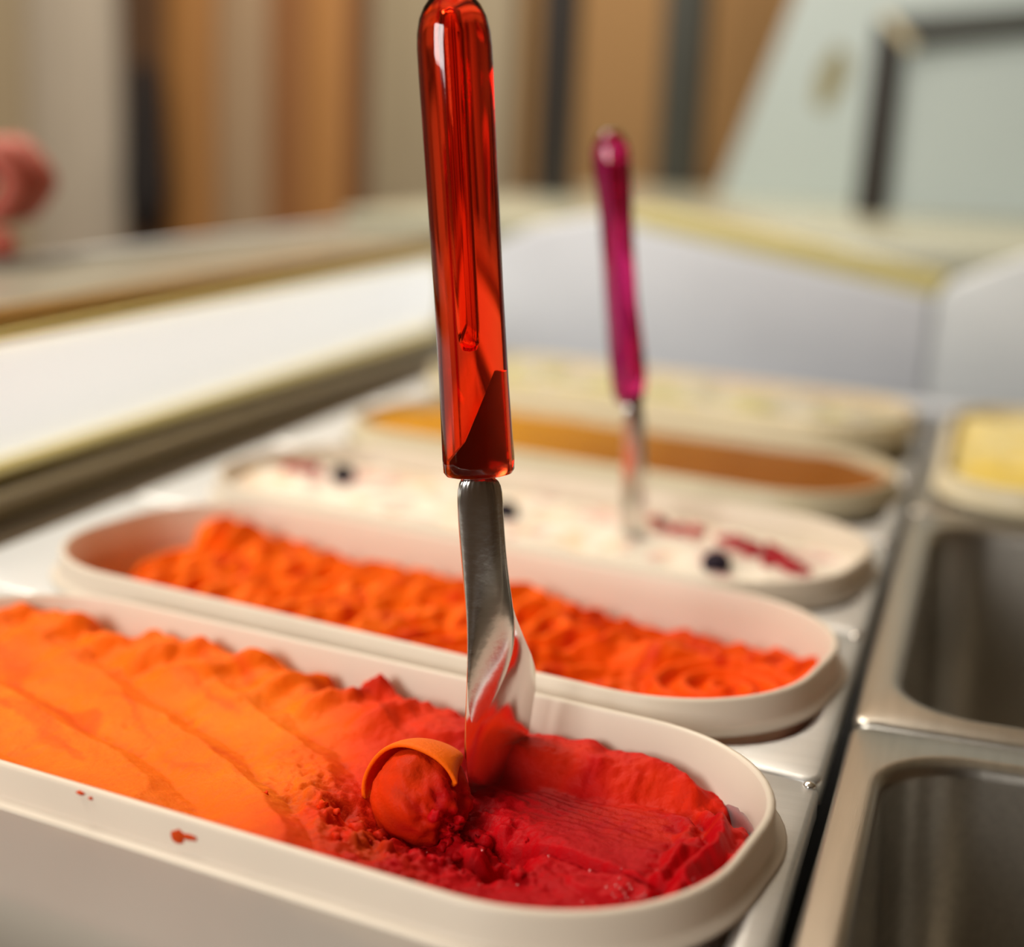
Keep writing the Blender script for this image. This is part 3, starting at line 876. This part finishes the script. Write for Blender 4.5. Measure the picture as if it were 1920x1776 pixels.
# shank: half round bar, twisted and tapering onto the near edge of the blade; given by its two edges
# (left x,y) (right x,y) at height z, thickness
dirv = lambda deg: Vector((math.cos(rad(deg)), math.sin(rad(deg)), 0))
def shank():
    st = [  # z, left edge (x, y), width, direction deg, thickness
        (0.0900, (-0.1597, 0.4482), 0.0150, 19, 0.0050), (0.0780, (-0.1592, 0.4482), 0.0152, 19, 0.0048), (0.0660, (-0.1578, 0.4480), 0.0152, 20, 0.0044),
        (0.0560, (-0.1563, 0.4475), 0.0154, 24, 0.0042), (0.0480, (-0.1549, 0.4468), 0.0160, 31, 0.0040), (0.0400, (-0.1536, 0.4460), 0.0170, 38, 0.0036),
        (0.0320, (-0.1527, 0.4450), 0.0182, 46, 0.0032), (0.0240, (-0.1521, 0.4440), 0.0180, 54, 0.0028), (0.0160, (-0.1517, 0.4430), 0.0165, 61, 0.0024),
        (0.0080, (-0.1514, 0.4420), 0.0125, 68, 0.0020), (0.0000, (-0.1510, 0.4410), 0.0070, 72, 0.0016), (-0.0080, (-0.1506, 0.4405), 0.0030, 74, 0.0014)]
    rings = []
    n = 28
    for (z, l, wd, dg, th) in st:
        d = dirv(dg)
        nrm = Vector((d.y, -d.x, 0))
        c = Vector((l[0], l[1], z)) + d * (wd / 2)
        ring = []
        for j in range(n):
            a = 2 * math.pi * j / n
            ca_, sa_ = math.cos(a), math.sin(a)
            k = (abs(ca_) ** 0.75) * (1 if ca_ > 0 else -1)
            ring.append(tuple(rel(c + d * (k * wd / 2) + nrm * (sa_ * th / 2))))
        rings.append(ring)
    o = loft('shank', rings, M['blade'], sp, cap0=True, cap1=True, angle=180)
    s = o.modifiers.new('smooth', 'SUBSURF')
    s.levels = s.render_levels = 2
    return o
shank()
def blade():
    # flat thin blade widening below the twist
    st = [(0.048, 0.0148, 31, (-0.1545, 0.4470)), (0.040, 0.0172, 38, (-0.1534, 0.4462)), (0.032, 0.0215, 48, (-0.1526, 0.4452)), (0.024, 0.0275, 57, (-0.1520, 0.4440)), (0.016, 0.0335, 64, (-0.1515, 0.4428)),
          (0.008, 0.0375, 69, (-0.1510, 0.4415)), (0.000, 0.0385, 72, (-0.1504, 0.4405)), (-0.008, 0.0380, 74, (-0.1496, 0.4400)), (-0.016, 0.0350, 75, (-0.1486, 0.4400)), (-0.024, 0.027, 75, (-0.147, 0.441)), (-0.030, 0.012, 75, (-0.1455, 0.446))]
    rings = []
    for (z, wd, dg, l) in st:
        d = dirv(dg)
        nrm = Vector((d.y, -d.x, 0))
        p = Vector((l[0], l[1], z))
        ring = []
        m_ = 10
        for j in range(m_ + 1):
            t = j / m_
            ring.append(p + d * (wd * t) + nrm * (0.0005 * min(1, 6 * t, 6 * (1 - t)) + 0.0001))
        for j in range(m_ + 1):
            t = 1 - j / m_
            ring.append(p + d * (wd * t) - nrm * (0.0005 * min(1, 6 * t, 6 * (1 - t)) + 0.0001))
        rings.append([tuple(rel(q)) for q in ring])
    return loft('blade', rings, M['blade_flat'], sp, cap0=True, cap1=True, angle=60)
blade()

# ------------------------------------------------------------------ the magenta spatula
ps = tag(empty('spatula', (-0.167, 0.752, -0.017)), 'steel gelato spatula with magenta handle standing in the white gelato', 'spatula')
zz = [(0.0790 - .015, 0.0064, 0.0), (0.0795 - .015, 0.0066, 0.0), (0.085 - .015, 0.0088, -0.001), (0.095 - .015, 0.0096, -0.0015), (0.110 - .015, 0.0095, -0.004), (0.135 - .015, 0.0088, -0.008),
      (0.155 - .015, 0.0086, -0.0105), (0.175 - .015, 0.0088, -0.0130), (0.190 - .015, 0.0098, -0.0152), (0.200 - .015, 0.0102, -0.0168), (0.208 - .015, 0.0098, -0.0175), (0.214 - .015, 0.0075, -0.0178), (0.2175 - .015, 0.004, -0.018), (0.2185 - .015, 0.0001, -0.018)]
ph = lathe('handle', [(r_, z + .015, dx - 0.0065) for z, r_, dx in zz], M['magenta_gel'], ps, 1.0, 0.8, 40, angle=80)
rings = []
for (z, xl, wd, dg, th) in [(0.086, -0.0100, 0.0105, 19, 0.004), (0.06, -0.0085, 0.0125, 19, 0.0036), (0.03, -0.0075, 0.0135, 24, 0.0028), (0.0, -0.007, 0.015, 30, 0.0018), (-0.018, -0.006, 0.014, 32, 0.0012)]:
    d = dirv(dg); nrm = Vector((d.y, -d.x, 0))
    c = Vector((xl, -0.002, z)) + d * wd / 2
    rings.append([tuple(c + d * (math.cos(2 * math.pi * j / 20) * wd / 2) + nrm * (math.sin(2 * math.pi * j / 20) * th / 2)) for j in range(20)])
sh = loft('blade', rings, M['blade'], ps, cap0=True, cap1=True, angle=180)
sb = sh.modifiers.new('smooth', 'SUBSURF'); sb.levels = sb.render_levels = 1

# ------------------------------------------------------------------ the customer's hand on the counter ledge
def skin_chain(bm_pts, edges, radii):
    me = bpy.data.meshes.new('skin_tmp')
    me.from_pydata(bm_pts, edges, [])
    o = bpy.data.objects.new('skin_tmp', me)
    COL.objects.link(o)
    sk = o.modifiers.new('skin', 'SKIN')
    for v, r_ in zip(me.skin_vertices[0].data, radii):
        v.radius = (r_, r_)
    me.skin_vertices[0].data[0].use_root = True
    ss = o.modifiers.new('sub', 'SUBSURF')
    ss.levels = ss.render_levels = 2
    dg = bpy.context.evaluated_depsgraph_get()
    dg.update()
    em = bpy.data.meshes.new_from_object(o.evaluated_get(dg))
    bpy.data.objects.remove(o)
    return em

HB = Vector((-0.716, 0.930, 0.0945))
hand = tag(empty('person', tuple(HB), rad(18)), 'person with only a reddish bare hand showing over the counter ledge', 'person')
pts = [(-0.26, 0.04, 0.03), (-0.16, 0.02, 0.038), (-0.085, 0.005, 0.045), (-0.045, 0.0, 0.05), (-0.012, 0.0, 0.050), (0.014, 0.0, 0.040)]
E = [(0, 1), (1, 2), (2, 3), (3, 4), (4, 5)]
rr_ = [0.038, 0.031, 0.026, 0.032, 0.030, 0.021]
for k, (dy, L) in enumerate([(-0.034, .85), (-0.0115, 1.0), (0.0115, .96), (0.034, .78)]):
    b = len(pts)
    pts += [(-0.004, dy * .9, 0.060), (0.030 * L, dy, 0.066), (0.050 * L, dy, 0.046), (0.034 * L, dy, 0.026), (0.010 * L, dy * .95, 0.028)]
    rr_ += [0.0098, 0.0096, 0.0090, 0.0084, 0.0076]
    E += [(4, b), (b, b + 1), (b + 1, b + 2), (b + 2, b + 3), (b + 3, b + 4)]
b = len(pts)
pts += [(-0.04, -0.034, 0.036), (-0.012, -0.046, 0.020), (0.020, -0.046, 0.010), (0.044, -0.040, 0.0088)]
rr_ += [0.014, 0.012, 0.0105, 0.009]
E += [(3, b), (b, b + 1), (b + 1, b + 2), (b + 2, b + 3)]
em = skin_chain(pts, E, rr_)
em.polygons.foreach_set('use_smooth', np.ones(len(em.polygons), dtype=bool))
hand.scale = (1.15, 1.15, 1.15)
link('hand', em, M['skin'], hand)
em2 = skin_chain([(-0.42, 0.07, 0.03), (-0.30, 0.05, 0.032), (-0.17, 0.022, 0.038)], [(0, 1), (1, 2)], [0.05, 0.047, 0.040])
em2.polygons.foreach_set('use_smooth', np.ones(len(em2.polygons), dtype=bool))
link('sleeve', em2, M['sleeve'], hand)
